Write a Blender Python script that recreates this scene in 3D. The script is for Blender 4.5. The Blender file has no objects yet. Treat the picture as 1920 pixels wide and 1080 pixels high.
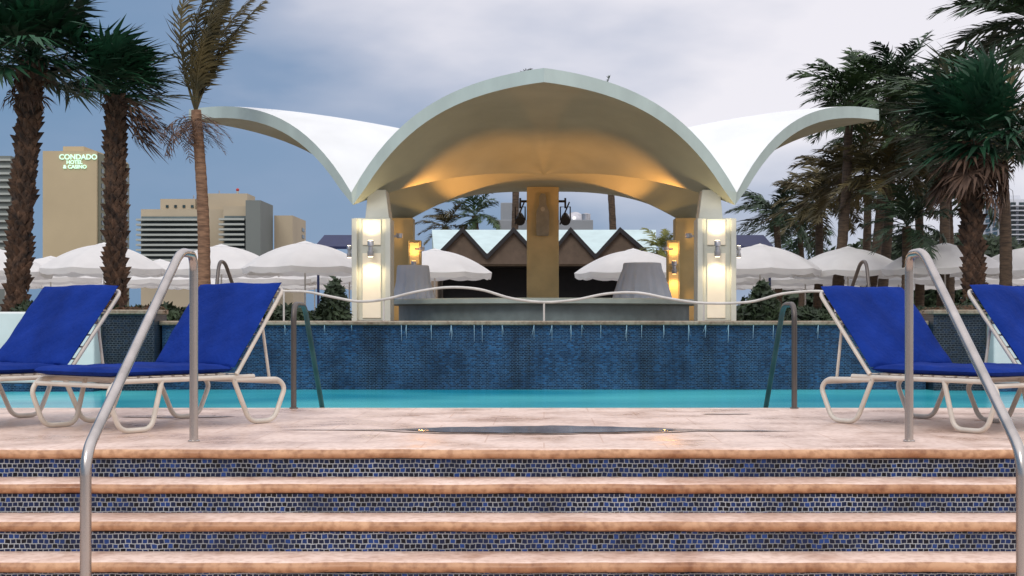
import bpy, math, random
from mathutils import Vector, Matrix
random.seed(7)
scene=bpy.context.scene
COL=scene.collection
R=math.radians

# ---------------------------------------------------------------- materials
def newmat(name):
    m=bpy.data.materials.new(name); m.use_nodes=True
    nt=m.node_tree; b=nt.nodes['Principled BSDF']
    return m,nt,b
def mat(name,col,rough=.6,metal=0,var=.15,scale=6,bump=0,bscale=None,stretch=(1,1,1),emit=None,estr=0,col2=None,spec=.5,detail=5,trans=0):
    m,nt,b=newmat(name); N=nt.nodes; L=nt.links
    tc=N.new('ShaderNodeTexCoord'); mp=N.new('ShaderNodeMapping'); mp.inputs['Scale'].default_value=stretch
    L.new(tc.outputs['Object'],mp.inputs['Vector'])
    no=N.new('ShaderNodeTexNoise'); no.inputs['Scale'].default_value=scale; no.inputs['Detail'].default_value=detail
    L.new(mp.outputs[0],no.inputs['Vector'])
    r=N.new('ShaderNodeValToRGB'); L.new(no.outputs['Fac'],r.inputs['Fac'])
    c2=col2 if col2 else tuple(min(1,c*(1+var)) for c in col)
    c1=tuple(c*(1-var) for c in col) if not col2 else col
    r.color_ramp.elements[0].position=.32; r.color_ramp.elements[1].position=.68
    r.color_ramp.elements[0].color=(*c1,1); r.color_ramp.elements[1].color=(*c2,1)
    L.new(r.outputs['Color'],b.inputs['Base Color'])
    b.inputs['Roughness'].default_value=rough; b.inputs['Metallic'].default_value=metal
    b.inputs['Specular IOR Level'].default_value=spec
    if emit:
        b.inputs['Emission Color'].default_value=(*emit,1); b.inputs['Emission Strength'].default_value=estr
    if bump:
        n2=N.new('ShaderNodeTexNoise'); n2.inputs['Scale'].default_value=bscale or scale*4; n2.inputs['Detail'].default_value=6
        L.new(mp.outputs[0],n2.inputs['Vector'])
        bp=N.new('ShaderNodeBump'); bp.inputs['Strength'].default_value=bump; bp.inputs['Distance'].default_value=.02
        L.new(n2.outputs['Fac'],bp.inputs['Height']); L.new(bp.outputs[0],b.inputs['Normal'])
    if trans:
        tr=N.new('ShaderNodeBsdfTranslucent'); L.new(r.outputs['Color'],tr.inputs['Color'])
        mx=N.new('ShaderNodeMixShader'); mx.inputs[0].default_value=trans
        L.new(b.outputs[0],mx.inputs[1]); L.new(tr.outputs[0],mx.inputs[2]); L.new(mx.outputs[0],N['Material Output'].inputs['Surface'])
    return m
def tile_mat(name,c1,c2,grout,tw,th,gap,rough=.25,streak=False,jit=.004,mid=.5,dirt=.45):
    m,nt,b=newmat(name); N=nt.nodes; L=nt.links
    tc=N.new('ShaderNodeTexCoord'); sp=N.new('ShaderNodeSeparateXYZ'); L.new(tc.outputs['Object'],sp.inputs[0])
    ad=N.new('ShaderNodeMath'); ad.operation='ADD'; L.new(sp.outputs['X'],ad.inputs[0]); L.new(sp.outputs['Y'],ad.inputs[1])
    cb=N.new('ShaderNodeCombineXYZ'); L.new(ad.outputs[0],cb.inputs['X']); L.new(sp.outputs['Z'],cb.inputs['Y'])
    nz=N.new('ShaderNodeTexNoise'); nz.inputs['Scale'].default_value=22; nz.inputs['Detail'].default_value=2
    L.new(tc.outputs['Object'],nz.inputs['Vector'])
    vm=N.new('ShaderNodeVectorMath'); vm.operation='SCALE'; vm.inputs['Scale'].default_value=jit*3
    L.new(nz.outputs['Color'],vm.inputs[0])
    va=N.new('ShaderNodeVectorMath'); va.operation='ADD'; L.new(cb.outputs[0],va.inputs[0]); L.new(vm.outputs[0],va.inputs[1])
    br=N.new('ShaderNodeTexBrick'); L.new(va.outputs[0],br.inputs['Vector'])
    br.inputs['Scale'].default_value=1; br.inputs['Brick Width'].default_value=tw; br.inputs['Row Height'].default_value=th
    br.inputs['Mortar Size'].default_value=gap; br.inputs['Mortar Smooth'].default_value=.2; br.inputs['Bias'].default_value=-.1
    br.offset=.37; br.inputs['Color1'].default_value=(0,0,0,1); br.inputs['Color2'].default_value=(1,1,1,1); br.inputs['Mortar'].default_value=(.5,.5,.5,1)
    rp=N.new('ShaderNodeValToRGB'); L.new(br.outputs['Color'],rp.inputs['Fac'])
    e=rp.color_ramp.elements; e[0].color=(*c1,1); e[1].color=(*c2,1); e[1].position=.95
    k=rp.color_ramp.elements.new(mid); k.color=(*[(a*.75+c*.25) for a,c in zip(c1,c2)],1)
    last=rp.outputs['Color']
    if streak:
        mp=N.new('ShaderNodeMapping'); mp.inputs['Scale'].default_value=(3.6,3.6,.3); L.new(tc.outputs['Object'],mp.inputs['Vector'])
        n=N.new('ShaderNodeTexNoise'); n.inputs['Scale'].default_value=1.3; n.inputs['Detail'].default_value=7; n.inputs['Roughness'].default_value=.7
        L.new(mp.outputs[0],n.inputs['Vector'])
        r2=N.new('ShaderNodeValToRGB'); L.new(n.outputs['Fac'],r2.inputs['Fac'])
        r2.color_ramp.elements[0].position=.38; r2.color_ramp.elements[0].color=(.22,.25,.32,1)
        r2.color_ramp.elements[1].position=.64; r2.color_ramp.elements[1].color=(1.6,1.6,1.6,1)
        mx=N.new('ShaderNodeMix'); mx.data_type='RGBA'; mx.blend_type='MULTIPLY'; mx.inputs[0].default_value=1
        L.new(last,mx.inputs[6]); L.new(r2.outputs['Color'],mx.inputs[7]); last=mx.outputs[2]
    ng=N.new('ShaderNodeTexNoise'); ng.inputs['Scale'].default_value=4; ng.inputs['Detail'].default_value=6; L.new(tc.outputs['Object'],ng.inputs['Vector'])
    rg=N.new('ShaderNodeValToRGB'); L.new(ng.outputs['Fac'],rg.inputs['Fac'])
    rg.color_ramp.elements[0].position=.35; rg.color_ramp.elements[0].color=(*[g*dirt for g in grout],1)
    rg.color_ramp.elements[1].position=.65; rg.color_ramp.elements[1].color=(*grout,1)
    mg=N.new('ShaderNodeMix'); mg.data_type='RGBA'; L.new(br.outputs['Fac'],mg.inputs[0]); L.new(last,mg.inputs[6]); L.new(rg.outputs['Color'],mg.inputs[7])
    L.new(mg.outputs[2],b.inputs['Base Color'])
    b.inputs['Roughness'].default_value=rough; b.inputs['Specular IOR Level'].default_value=.3
    bp=N.new('ShaderNodeBump'); bp.invert=True; bp.inputs['Strength'].default_value=.5; bp.inputs['Distance'].default_value=.003
    L.new(br.outputs['Fac'],bp.inputs['Height']); L.new(bp.outputs[0],b.inputs['Normal'])
    return m
def stone_mat(name,base,dark,rough=.42,joints=None,big=2.2,p0=.3,p1=.6,speck=.8):
    m,nt,b=newmat(name); N=nt.nodes; L=nt.links
    tc=N.new('ShaderNodeTexCoord')
    n1=N.new('ShaderNodeTexNoise'); n1.inputs['Scale'].default_value=big; n1.inputs['Detail'].default_value=8; n1.inputs['Roughness'].default_value=.65
    n2=N.new('ShaderNodeTexNoise'); n2.inputs['Scale'].default_value=28; n2.inputs['Detail'].default_value=6
    L.new(tc.outputs['Object'],n1.inputs['Vector']); L.new(tc.outputs['Object'],n2.inputs['Vector'])
    r=N.new('ShaderNodeValToRGB'); L.new(n1.outputs['Fac'],r.inputs['Fac'])
    r.color_ramp.elements[0].position=p0; r.color_ramp.elements[0].color=(*dark,1)
    r.color_ramp.elements[1].position=p1; r.color_ramp.elements[1].color=(*base,1)
    r2=N.new('ShaderNodeValToRGB'); L.new(n2.outputs['Fac'],r2.inputs['Fac'])
    r2.color_ramp.elements[0].position=.34; r2.color_ramp.elements[0].color=(.58,.48,.41,1)
    r2.color_ramp.elements[1].position=.55; r2.color_ramp.elements[1].color=(1,1,1,1)
    mx=N.new('ShaderNodeMix'); mx.data_type='RGBA'; mx.blend_type='MULTIPLY'; mx.inputs[0].default_value=speck
    L.new(r.outputs['Color'],mx.inputs[6]); L.new(r2.outputs['Color'],mx.inputs[7])
    last=mx.outputs[2]
    if joints:
        br=N.new('ShaderNodeTexBrick'); L.new(tc.outputs['Object'],br.inputs['Vector']); br.inputs['Scale'].default_value=1
        br.inputs['Brick Width'].default_value=joints[0]; br.inputs['Row Height'].default_value=joints[1]; br.inputs['Mortar Size'].default_value=.004
        br.inputs['Color1'].default_value=(.94,.94,.94,1); br.inputs['Color2'].default_value=(1,1,1,1); br.inputs['Mortar'].default_value=(.8,.72,.66,1)
        m2=N.new('ShaderNodeMix'); m2.data_type='RGBA'; m2.blend_type='MULTIPLY'; m2.inputs[0].default_value=1
        L.new(last,m2.inputs[6]); L.new(br.outputs['Color'],m2.inputs[7]); last=m2.outputs[2]
    L.new(last,b.inputs['Base Color'])
    rr=N.new('ShaderNodeMapRange'); L.new(n1.outputs['Fac'],rr.inputs[0]); rr.inputs[1].default_value=.35; rr.inputs[2].default_value=.65
    rr.inputs[3].default_value=rough-.18; rr.inputs[4].default_value=rough+.15; L.new(rr.outputs[0],b.inputs['Roughness'])
    bp=N.new('ShaderNodeBump'); bp.inputs['Strength'].default_value=.3; bp.inputs['Distance'].default_value=.005
    L.new(n2.outputs['Fac'],bp.inputs['Height']); L.new(bp.outputs[0],b.inputs['Normal'])
    return m

M={}
M['deck']=stone_mat('deck_stone',(.82,.645,.55),(.64,.44,.345),.40,joints=(.6,.6),p0=.34,p1=.56,speck=.45)
M['tread']=stone_mat('step_stone',(.82,.635,.53),(.62,.40,.29),.48,p0=.33,p1=.54,speck=.5)
M['nose']=stone_mat('nosing_stone',(.64,.38,.215),(.30,.125,.05),.5,big=2.6,p0=.34,p1=.64,speck=.8)
M['coping']=stone_mat('coping_stone',(.36,.30,.22),(.2,.13,.08),.5)
M['steptile']=tile_mat('step_mosaic',(.003,.005,.011),(.015,.062,.26),(.42,.45,.47),.0245,.0218,.0022,rough=.22,mid=.66,dirt=.45)
M['walltile']=tile_mat('wall_mosaic',(.002,.016,.05),(.015,.08,.19),(.075,.16,.26),.036,.0165,.0022,rough=.28,streak=True)
M['darktile']=tile_mat('planter_mosaic',(.005,.01,.018),(.012,.028,.06),(.10,.12,.14),.036,.022,.0025,rough=.3)
M['white']=mat('white_plaster',(.72,.75,.72),.75,var=.06,scale=3,bump=.15)
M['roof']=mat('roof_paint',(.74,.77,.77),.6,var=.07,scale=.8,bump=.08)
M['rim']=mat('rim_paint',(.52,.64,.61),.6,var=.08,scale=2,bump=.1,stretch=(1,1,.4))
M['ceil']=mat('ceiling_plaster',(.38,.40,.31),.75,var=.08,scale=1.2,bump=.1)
M['cream']=mat('cream_plaster',(.54,.56,.50),.75,var=.07,scale=2.5,bump=.12)
M['yellow']=mat('lamplit_ochre_plaster',(.62,.51,.27),.75,var=.12,scale=2,bump=.12)  # orange lamp light on the rear columns is put into this yellow
M['stage']=mat('stage_face',(.15,.19,.19),.5,var=.15,scale=4)
M['stagerim']=mat('stage_rim_stone',(.33,.39,.36),.5,var=.12,scale=3)
M['steel']=mat('brushed_steel',(.46,.43,.40),.24,metal=.95,var=.15,scale=8,stretch=(1,1,.2),bump=.03)
M['steeld']=mat('weathered_steel',(.12,.105,.095),.45,metal=.5,var=.25,scale=8,stretch=(1,1,.3))
M['frame']=mat('cream_aluminium',(.62,.57,.49),.4,var=.08,scale=10)
M['blue']=mat('blue_canvas',(.007,.03,.21),.9,var=.22,scale=4,bump=.4,bscale=40,spec=.1)
M['umb']=mat('umbrella_canvas',(.88,.88,.87),.85,var=.04,scale=2,bump=.15,bscale=9,spec=.2,trans=.38)
M['pole']=mat('white_pole',(.6,.58,.54),.5)
M['cloth']=mat('table_linen',(.5,.55,.63),.85,var=.06,scale=3,spec=.2)
M['black']=mat('black_metal',(.015,.015,.018),.5)
M['grey']=mat('grey_plastic',(.24,.24,.2),.5)
M['grey2']=mat('pale_grille',(.4,.4,.36),.6)
M['dark']=mat('interior_shade',(.012,.01,.01),.8)
M['zig']=mat('dark_fascia',(.012,.01,.012),.6)
M['beige']=mat('beige_wall',(.26,.2,.145),.8,var=.1)
M['brown']=mat('brown_gable',(.12,.085,.06),.8,var=.15)
M['teal']=mat('pale_roof_sheet',(.50,.64,.64),.6,var=.08,scale=2)
M['navy']=mat('navy_canvas',(.006,.014,.07),.7)
M['leaf']=mat('palm_leaf',(.010,.028,.010),.6,col2=(.045,.09,.022),scale=3)
M['leafg']=mat('deep_green_fan_leaf',(.004,.02,.010),.55,col2=(.014,.085,.035),scale=2)
M['leafd']=mat('dark_palm_leaf',(.006,.018,.008),.6,col2=(.026,.062,.022),scale=2)
M['leafo']=mat('olive_palm_leaf',(.025,.026,.008),.65,col2=(.13,.10,.032),scale=2)
M['leafy']=mat('lit_yellow_palm_leaf',(.12,.14,.03),.6,col2=(.22,.22,.05),scale=3)  # yellow light on the small palm is put into the leaf colour
M['dead']=mat('dead_frond',(.05,.028,.02),.8,col2=(.16,.09,.055),scale=5)
M['bark']=mat('palm_bark',(.02,.014,.011),.9,col2=(.13,.07,.04),scale=9,bump=.6)
M['cocobark']=mat('coconut_bark',(.14,.08,.05),.9,col2=(.34,.2,.12),scale=5,stretch=(1,1,6),bump=.6)
M['darkbark']=mat('shaded_palm_bark',(.04,.028,.02),.9,col2=(.12,.08,.05),scale=5,stretch=(1,1,6),bump=.6)
M['hedge']=mat('hedge_leaf',(.006,.015,.006),.7,col2=(.03,.055,.018),scale=4)
M['flower']=mat('flower_leaf',(.02,.03,.01),.7,col2=(.13,.05,.02),scale=14)
M['ground']=mat('ground',(.16,.14,.11),.9,var=.3,scale=.3)
M['terr']=stone_mat('terrace_stone',(.34,.29,.24),(.2,.16,.12),.5)
M['lamp']=mat('lamp_glass',(.9,.8,.6),.4,emit=(1,.78,.45),estr=7)
M['lampo']=mat('lamp_amber',(.9,.6,.3),.4,emit=(1,.6,.2),estr=4)
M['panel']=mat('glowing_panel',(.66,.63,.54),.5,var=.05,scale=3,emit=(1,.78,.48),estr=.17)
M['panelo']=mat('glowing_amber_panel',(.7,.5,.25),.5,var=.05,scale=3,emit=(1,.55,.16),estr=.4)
M['chrome']=mat('satin_nickel',(.5,.5,.52),.35,metal=.8)
M['sign']=mat('sign_letters',(.6,.85,.7),.5,emit=(.6,1,.75),estr=.75)
M['bcream']=mat('tower_cream',(.50,.41,.26),.85,var=.06,scale=.2)
M['bsideshade']=mat('tower_side_shade',(.2,.2,.14),.85,var=.06,scale=.2)
M['bpink']=mat('hotel_beige',(.46,.39,.28),.85,var=.08,scale=.2)
M['bgrey']=mat('hotel_grey',(.17,.19,.18),.85,var=.08,scale=.2)
M['slab']=mat('balcony_slab',(.40,.43,.40),.8,var=.08,scale=.2)
M['glass']=mat('dark_glass',(.03,.06,.065),.2,var=.5,scale=.6)
M['hglass']=mat('shaded_balcony',(.10,.13,.13),.5,var=.35,scale=.6)
M['bwhite']=mat('highrise_white',(.6,.62,.66),.8,var=.06,scale=.2)
M['bshade']=mat('service_grey',(.26,.28,.30),.8,var=.1,scale=.5)
M['red']=mat('beacon_red',(.4,.03,.03),.5)
M['trickle']=mat('falling_water',(.44,.56,.66),.25,var=.2,scale=20)
m,nt,b=newmat('rain_puddle'); N=nt.nodes; L=nt.links
tc=N.new('ShaderNodeTexCoord'); n=N.new('ShaderNodeTexNoise'); n.inputs['Scale'].default_value=3; n.inputs['Detail'].default_value=3; L.new(tc.outputs['Object'],n.inputs['Vector'])
r=N.new('ShaderNodeValToRGB'); r.color_ramp.elements[0].color=(.14,.14,.16,1); r.color_ramp.elements[1].color=(.26,.24,.24,1); r.color_ramp.elements[0].position=.35; r.color_ramp.elements[1].position=.65; L.new(n.outputs[0],r.inputs[0]); L.new(r.outputs[0],b.inputs['Base Color'])
b.inputs['Roughness'].default_value=.12
bp=N.new('ShaderNodeBump'); bp.inputs['Strength'].default_value=.03; L.new(n.outputs[0],bp.inputs['Height']); L.new(bp.outputs[0],b.inputs['Normal'])
M['puddle']=m
M['damp']=stone_mat('damp_deck_stone',(.56,.44,.38),(.44,.32,.26),.28,p0=.34,p1=.6,speck=.4)
m,nt,b=newmat('pool_water'); N=nt.nodes; L=nt.links
tc=N.new('ShaderNodeTexCoord'); mp=N.new('ShaderNodeMapping'); mp.inputs['Scale'].default_value=(.3,.55,1); L.new(tc.outputs['Object'],mp.inputs[0])
n=N.new('ShaderNodeTexNoise'); n.inputs['Scale'].default_value=1.1; n.inputs['Detail'].default_value=2; L.new(mp.outputs[0],n.inputs['Vector'])
r=N.new('ShaderNodeValToRGB'); r.color_ramp.elements[0].position=.3; r.color_ramp.elements[1].position=.7
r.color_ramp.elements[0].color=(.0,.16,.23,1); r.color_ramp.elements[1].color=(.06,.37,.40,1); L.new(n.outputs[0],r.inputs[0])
L.new(r.outputs[0],b.inputs['Base Color']); L.new(r.outputs[0],b.inputs['Emission Color']); b.inputs['Emission Strength'].default_value=.40  # emission puts the underwater lamps' glow into the water surface
b.inputs['Roughness'].default_value=.2; b.inputs['Specular IOR Level'].default_value=.3
n2=N.new('ShaderNodeTexNoise'); n2.inputs['Scale'].default_value=7; L.new(mp.outputs[0],n2.inputs['Vector'])
bp=N.new('ShaderNodeBump'); bp.inputs['Strength'].default_value=.2; bp.inputs['Distance'].default_value=.03; L.new(n2.outputs[0],bp.inputs['Height']); L.new(bp.outputs[0],b.inputs['Normal'])
M['water']=m

# ---------------------------------------------------------------- mesh builder
class MB:
    def __init__(s): s.v=[]; s.f=[]
    def add(s,vs,fs):
        o=len(s.v); s.v+= [Vector(p) for p in vs]; s.f+=[tuple(i+o for i in f) for f in fs]; return s
    def box(s,x0,x1,y0,y1,z0,z1):
        return s.add([(x0,y0,z0),(x1,y0,z0),(x1,y1,z0),(x0,y1,z0),(x0,y0,z1),(x1,y0,z1),(x1,y1,z1),(x0,y1,z1)],
          [(0,3,2,1),(4,5,6,7),(0,1,5,4),(1,2,6,5),(2,3,7,6),(3,0,4,7)])
    def tube(s,pts,r,seg=10,cap=True):
        pts=[Vector(p) for p in pts]; n=len(pts); rs=r if isinstance(r,(list,tuple)) else [r]*n
        o=len(s.v); prev=None
        for i,p in enumerate(pts):
            d=(pts[min(i+1,n-1)]-pts[max(i-1,0)]).normalized()
            if prev is None:
                a=Vector((1,0,0)) if abs(d.x)<.8 else Vector((0,1,0)); a=(a-d*a.dot(d)).normalized()
            else: a=(prev-d*prev.dot(d)).normalized()
            prev=a; c=d.cross(a)
            for k in range(seg):
                t=2*math.pi*k/seg; s.v.append(p+(a*math.cos(t)+c*math.sin(t))*rs[i])
        for i in range(n-1):
            for k in range(seg):
                k2=(k+1)%seg; s.f.append((o+i*seg+k,o+i*seg+k2,o+(i+1)*seg+k2,o+(i+1)*seg+k))
        if cap:
            s.f.append(tuple(o+k for k in range(seg))[::-1]); s.f.append(tuple(o+(n-1)*seg+k for k in range(seg)))
        return s
    def lathe(s,prof,cx,cy,seg=32,wob=None):
        o=len(s.v)
        for (r,z) in prof:
            for k in range(seg):
                t=2*math.pi*k/seg; q=r*(1+(wob(t,z) if wob else 0)); s.v.append(Vector((cx+q*math.cos(t),cy+q*math.sin(t),z)))
        for i in range(len(prof)-1):
            for k in range(seg):
                k2=(k+1)%seg; s.f.append((o+i*seg+k,o+i*seg+k2,o+(i+1)*seg+k2,o+(i+1)*seg+k))
        s.f.append(tuple(o+k for k in range(seg))[::-1]); s.f.append(tuple(o+(len(prof)-1)*seg+k for k in range(seg)))
        return s
    def sphere(s,c,r,seg=12,rings=8,sc=(1,1,1)):
        c=Vector(c); o=len(s.v)
        for i in range(rings+1):
            ph=math.pi*i/rings
            for k in range(seg):
                t=2*math.pi*k/seg; s.v.append(c+Vector((math.sin(ph)*math.cos(t)*sc[0],math.sin(ph)*math.sin(t)*sc[1],math.cos(ph)*sc[2]))*r)
        for i in range(rings):
            for k in range(seg):
                k2=(k+1)%seg; s.f.append((o+i*seg+k,o+(i+1)*seg+k,o+(i+1)*seg+k2,o+i*seg+k2))
        return s
def mkobj(name,mb,material,smooth=False,bevel=0,off=(0,0,0)):
    o3=Vector(off); me=bpy.data.meshes.new(name); me.from_pydata([v-o3 for v in mb.v],[],mb.f); me.update()
    mats=material if isinstance(material,list) else [material]
    for q in mats: me.materials.append(q)
    if smooth:
        for p in me.polygons: p.use_smooth=True
        try: me.set_sharp_from_angle(angle=R(40))
        except Exception: pass
    ob=bpy.data.objects.new(name,me); COL.objects.link(ob)
    if bevel:
        bm=ob.modifiers.new('bevel','BEVEL'); bm.width=bevel; bm.segments=2; bm.limit_method='ANGLE'
    return ob
def thing(name,label,cat,loc=(0,0,0),group=None):
    e=bpy.data.objects.new(name,None); e.empty_display_size=.2; e.location=loc; COL.objects.link(e)
    e['label']=label; e['category']=cat
    if group: e['group']=group
    return e
def part(par,name,mb,material,smooth=False,bevel=0,local=False,label=None):
    ob=mkobj(name,mb,material,smooth,bevel,(0,0,0) if local else par.location)
    ob.parent=par
    if label: ob['label']=label
    return ob
def parts_each(par,name,mb,material):
    for i in range(0,len(mb.v),8):
        q=MB(); q.box(mb.v[i].x,mb.v[i+1].x,mb.v[i].y,mb.v[i+2].y,mb.v[i].z,mb.v[i+4].z); part(par,name,q,material)
def solo(name,mb,material,label,cat,loc=None,smooth=False,bevel=0,group=None):
    loc=loc or (0,0,0)
    ob=mkobj(name,mb,material,smooth,bevel,loc); ob.location=loc
    ob['label']=label; ob['category']=cat
    if group: ob['group']=group
    return ob
def struct(name,mb,material,smooth=False,bevel=0):
    ob=mkobj(name,mb,material,smooth,bevel); ob['kind']='structure'; return ob
def copy_thing(src,loc,rotz=None,scale=None,label=None):
    e=src.copy(); COL.objects.link(e); e.location=loc
    if rotz is not None: e.rotation_euler=(0,0,rotz)
    if scale: e.scale=(scale,)*3
    if label: e['label']=label
    for c in src.children:
        k=c.copy(); COL.objects.link(k); k.parent=e
        for g in c.children:
            q=g.copy(); COL.objects.link(q); q.parent=k
    return e
def smooth_path(pts,n=6):
    pts=[Vector(p) for p in pts]; out=[]
    P=[pts[0]]+pts+[pts[-1]]
    for i in range(1,len(P)-2):
        a,b,c,d=P[i-1],P[i],P[i+1],P[i+2]
        for k in range(n):
            t=k/n; out.append(.5*((2*b)+(c-a)*t+(2*a-5*b+4*c-d)*t*t+(3*b-a-3*c+d)*t**3))
    out.append(pts[-1]); return out
def fillet(pts,r,n=5):
    pts=[Vector(p) for p in pts]; out=[pts[0]]
    for i in range(1,len(pts)-1):
        a,b,c=pts[i-1],pts[i],pts[i+1]
        rr=min(r,(a-b).length*.48,(c-b).length*.48)
        p=b+(a-b).normalized()*rr; q=b+(c-b).normalized()*rr
        for k in range(n+1):
            t=k/n; out.append(p*(1-t)**2+b*2*t*(1-t)+q*t*t)
    out.append(pts[-1]); return out

# ---------------------------------------------------------------- ground, deck, pool
struct('ground',MB().add([(-900,-60,-1.02),(900,-60,-1.02),(900,1800,-1.02),(-900,1800,-1.02)],[(0,1,2,3)]),M['ground'])
struct('pool_deck',MB().box(-14,14,6.9,10.05,-.9,0),M['deck'],bevel=.01)
struct('lower_landing',MB().box(-14,14,-4,5.02,-1.0,-.959),M['deck'])
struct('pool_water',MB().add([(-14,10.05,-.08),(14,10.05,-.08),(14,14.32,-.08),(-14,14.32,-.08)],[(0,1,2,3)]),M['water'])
struct('terrace',MB().box(-16,16,14.55,35.4,-.9,.595),M['terr'])
struct('beach_terrace',MB().box(-60,60,35.45,110,-1.0,-.4),M['terr'])
def puddle(z,grow,mtl,tail):
    pb=MB(); n=200; up=[];lo=[]; H=.76+grow*2.2
    for i in range(n+1):
        t=i/n; x=-1.5+2.95*t
        q=abs((x+.02)/H); w=(.25+grow*.5)*(max(0,1-q**2.2))**.75
        w=max(w,tail*(1+.4*math.sin(x*7)))
        w*=1+.07*math.sin(x*9+1)+.05*math.sin(x*21)+.03*math.sin(x*53)
        w=max(.002,w*min(1,t*6,(1-t)*6)); c=7.95+.02*math.sin(x*3.3)-.02*x
        up.append((x,c+w*1.1,z)); lo.append((x,c-w*.9,z))
    pb.add(lo+up[::-1],[tuple(range(2*(n+1)))])
    return struct('puddle',pb,mtl)
o=puddle(.004,.07,M['damp'],.05); o.name='damp_patch'
puddle(.008,0,M['puddle'],.012)
for (cx,cy,rx,ry) in [(-2.35,9.1,.35,.12),(1.2,9.35,.16,.05)]:
    pb=MB()
    vs=[(cx+rx*math.cos(a*.3142)*(1+.15*math.sin(a*2.3)),cy+ry*math.sin(a*.3142)*(1+.2*math.cos(a*1.7)),.004) for a in range(20)]
    pb.add(vs,[tuple(range(20))])
    struct('puddle',pb,M['damp'])

# steps
steps=thing('stone_steps','wide peach stone steps with dark blue mosaic risers','steps',(0,6,-.96))
rh,td=.137,.26
for i in range(7):
    d=6.83-i*td; z=-i*rh
    prof=[(d+.36,z),(d+.035,z),(d+.016,z-.004),(d+.004,z-.013),(d-.001,z-.026),(d+.003,z-.038),(d+.014,z-.046),(d+.07,z-.05),(d+.36,z-.05)]
    X0,X1=-5,5
    if i==0: prof=[(q if q<7.1 else 6.9,w) for q,w in prof]
    nx=160; k=len(prof); mb=MB(); rw=random.Random(20+i); ph=[rw.uniform(0,6) for _ in range(4)]
    for a_ in range(nx+1):
        x=X0+(X1-X0)*a_/nx; wv=.0013*math.sin(x*5.3+ph[0])+.001*math.sin(x*12.7+ph[1])+rw.uniform(-.0008,.0008)
        for q,(yy,zz_) in enumerate(prof):
            mb.v.append(Vector((x,yy+(wv if 1<=q<=7 else 0),zz_+(wv*.9 if 1<q<8 else 0))))
    for a_ in range(nx):
        for q in range(k-1): mb.f.append((a_*k+q,a_*k+q+1,(a_+1)*k+q+1,(a_+1)*k+q))
    nn=len(mb.f)
    mb.f.append(tuple(range(k))[::-1]); mb.f.append(tuple(nx*k+q for q in range(k)))
    t=part(steps,'tread',mb,[M['tread'],M['nose']],smooth=True)
    for p in t.data.polygons:
        if p.index<nn and 2<=p.index%(k-1)<=6: p.material_index=1
    mb=MB().box(X0,X1,d+.028,d+.3 if i else 6.899,z-rh+.0005,z-.0495)
    part(steps,'riser',mb,M['steptile'])

# pool back wall
wall=thing('pool_wall','blue mosaic waterfall wall with stone coping beside pool','wall',(0,14.4,-.1))
part(wall,'tile_face',MB().box(-3.84,3.84,14.3,14.549,-.6,.565),M['walltile'])
part(wall,'coping',MB().box(-3.86,3.86,14.25,14.56,.567,.612),M['coping'],bevel=.012)
for sx in (-1,1):
    a,b=sorted((sx*3.862,sx*4.38))
    w=thing('planter_wall','dark mosaic planter wall with stone coping','wall',(sx*4.1,14.3,-.1),'planter walls by the pool')
    part(w,'tile_face',MB().box(a,b,14.1,14.56,-.6,.675),M['darktile'])
    part(w,'coping',MB().box(a-.015,b+.015,14.05,14.58,.677,.722),M['coping'],bevel=.01)
    a,b=sorted((sx*4.397,sx*12))
    w=thing('plaster_wall','white plaster garden wall above the pool','wall',(sx*6,14,-.1),'plaster walls by the pool')
    part(w,'wall_body',MB().box(a,b,13.9,14.54,.0,.70),M['white'],bevel=.02)
    part(w,'waterline_tile',MB().box(a+.002,b-.002,13.88,14.5,-.6,-.002),M['walltile'])
random.seed(3)
xs=[-2.2,-1.93,-1.43,-1.38,-1.13,-.93,-.7,-.62,-.42,-.1,.08,.27,.38,.57,.83,.98,1.2,1.45,1.62,1.85,2.1,2.3,2.75,-2.6,-2.95]
for x in xs:
    mb=MB(); h=random.uniform(.06,.18)
    for s in (-1,0,1):
        if s and random.random()<.5: continue
        w=.003; e=x+s*random.uniform(.006,.025); hh=h*(1 if s==0 else random.uniform(.4,.8))
        mb.add([(x-w,14.255,.57),(x+w,14.255,.57),(e+.0008,14.288,.57-hh),(e-.0008,14.288,.57-hh),(x-w,14.27,.57),(x+w,14.27,.57)],[(0,1,2,3),(4,3,2,5),(0,3,4),(1,5,2)])
    solo('water_trickle',mb,M['trickle'],'thin trickle of water spilling over mosaic wall','water trickle',(x,14.27,.4),group='trickles along the pool wall')

# ---------------------------------------------------------------- handrails
for x in (-1.785,1.861):
    t=thing('handrail','bent brushed steel handrail on the stone steps','handrail',(x,7.25,0),'step handrails')
    p=fillet([(x,7.25,-.0),(x,7.25,.955),(x,6.98,.955),(x,5.54,.10),(x,5.54,-.68)],.09,7)
    part(t,'rail_tube',MB().tube(p,.022,16),M['steel'],smooth=True)
    part(t,'base_flange',MB().lathe([(.03,.001),(.03,.006),(.024,.010)],x,7.25,20),M['steel'],smooth=True)
for x in (-1.755,1.755):
    t=thing('pool_grab_rail','dark steel grab rail standing at the pool edge','grab rail',(x,10,0),'pool grab rails')
    p=fillet([(x,9.97,0),(x,9.97,.73),(x,10.42,.73),(x,11.3,-.12)],.12,8)
    part(t,'rail_tube',MB().tube(p,.020,12),M['steeld'],smooth=True)
    part(t,'base_flange',MB().lathe([(.03,.001),(.03,.006),(.022,.01)],x,9.97,20),M['steeld'],smooth=True)
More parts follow.
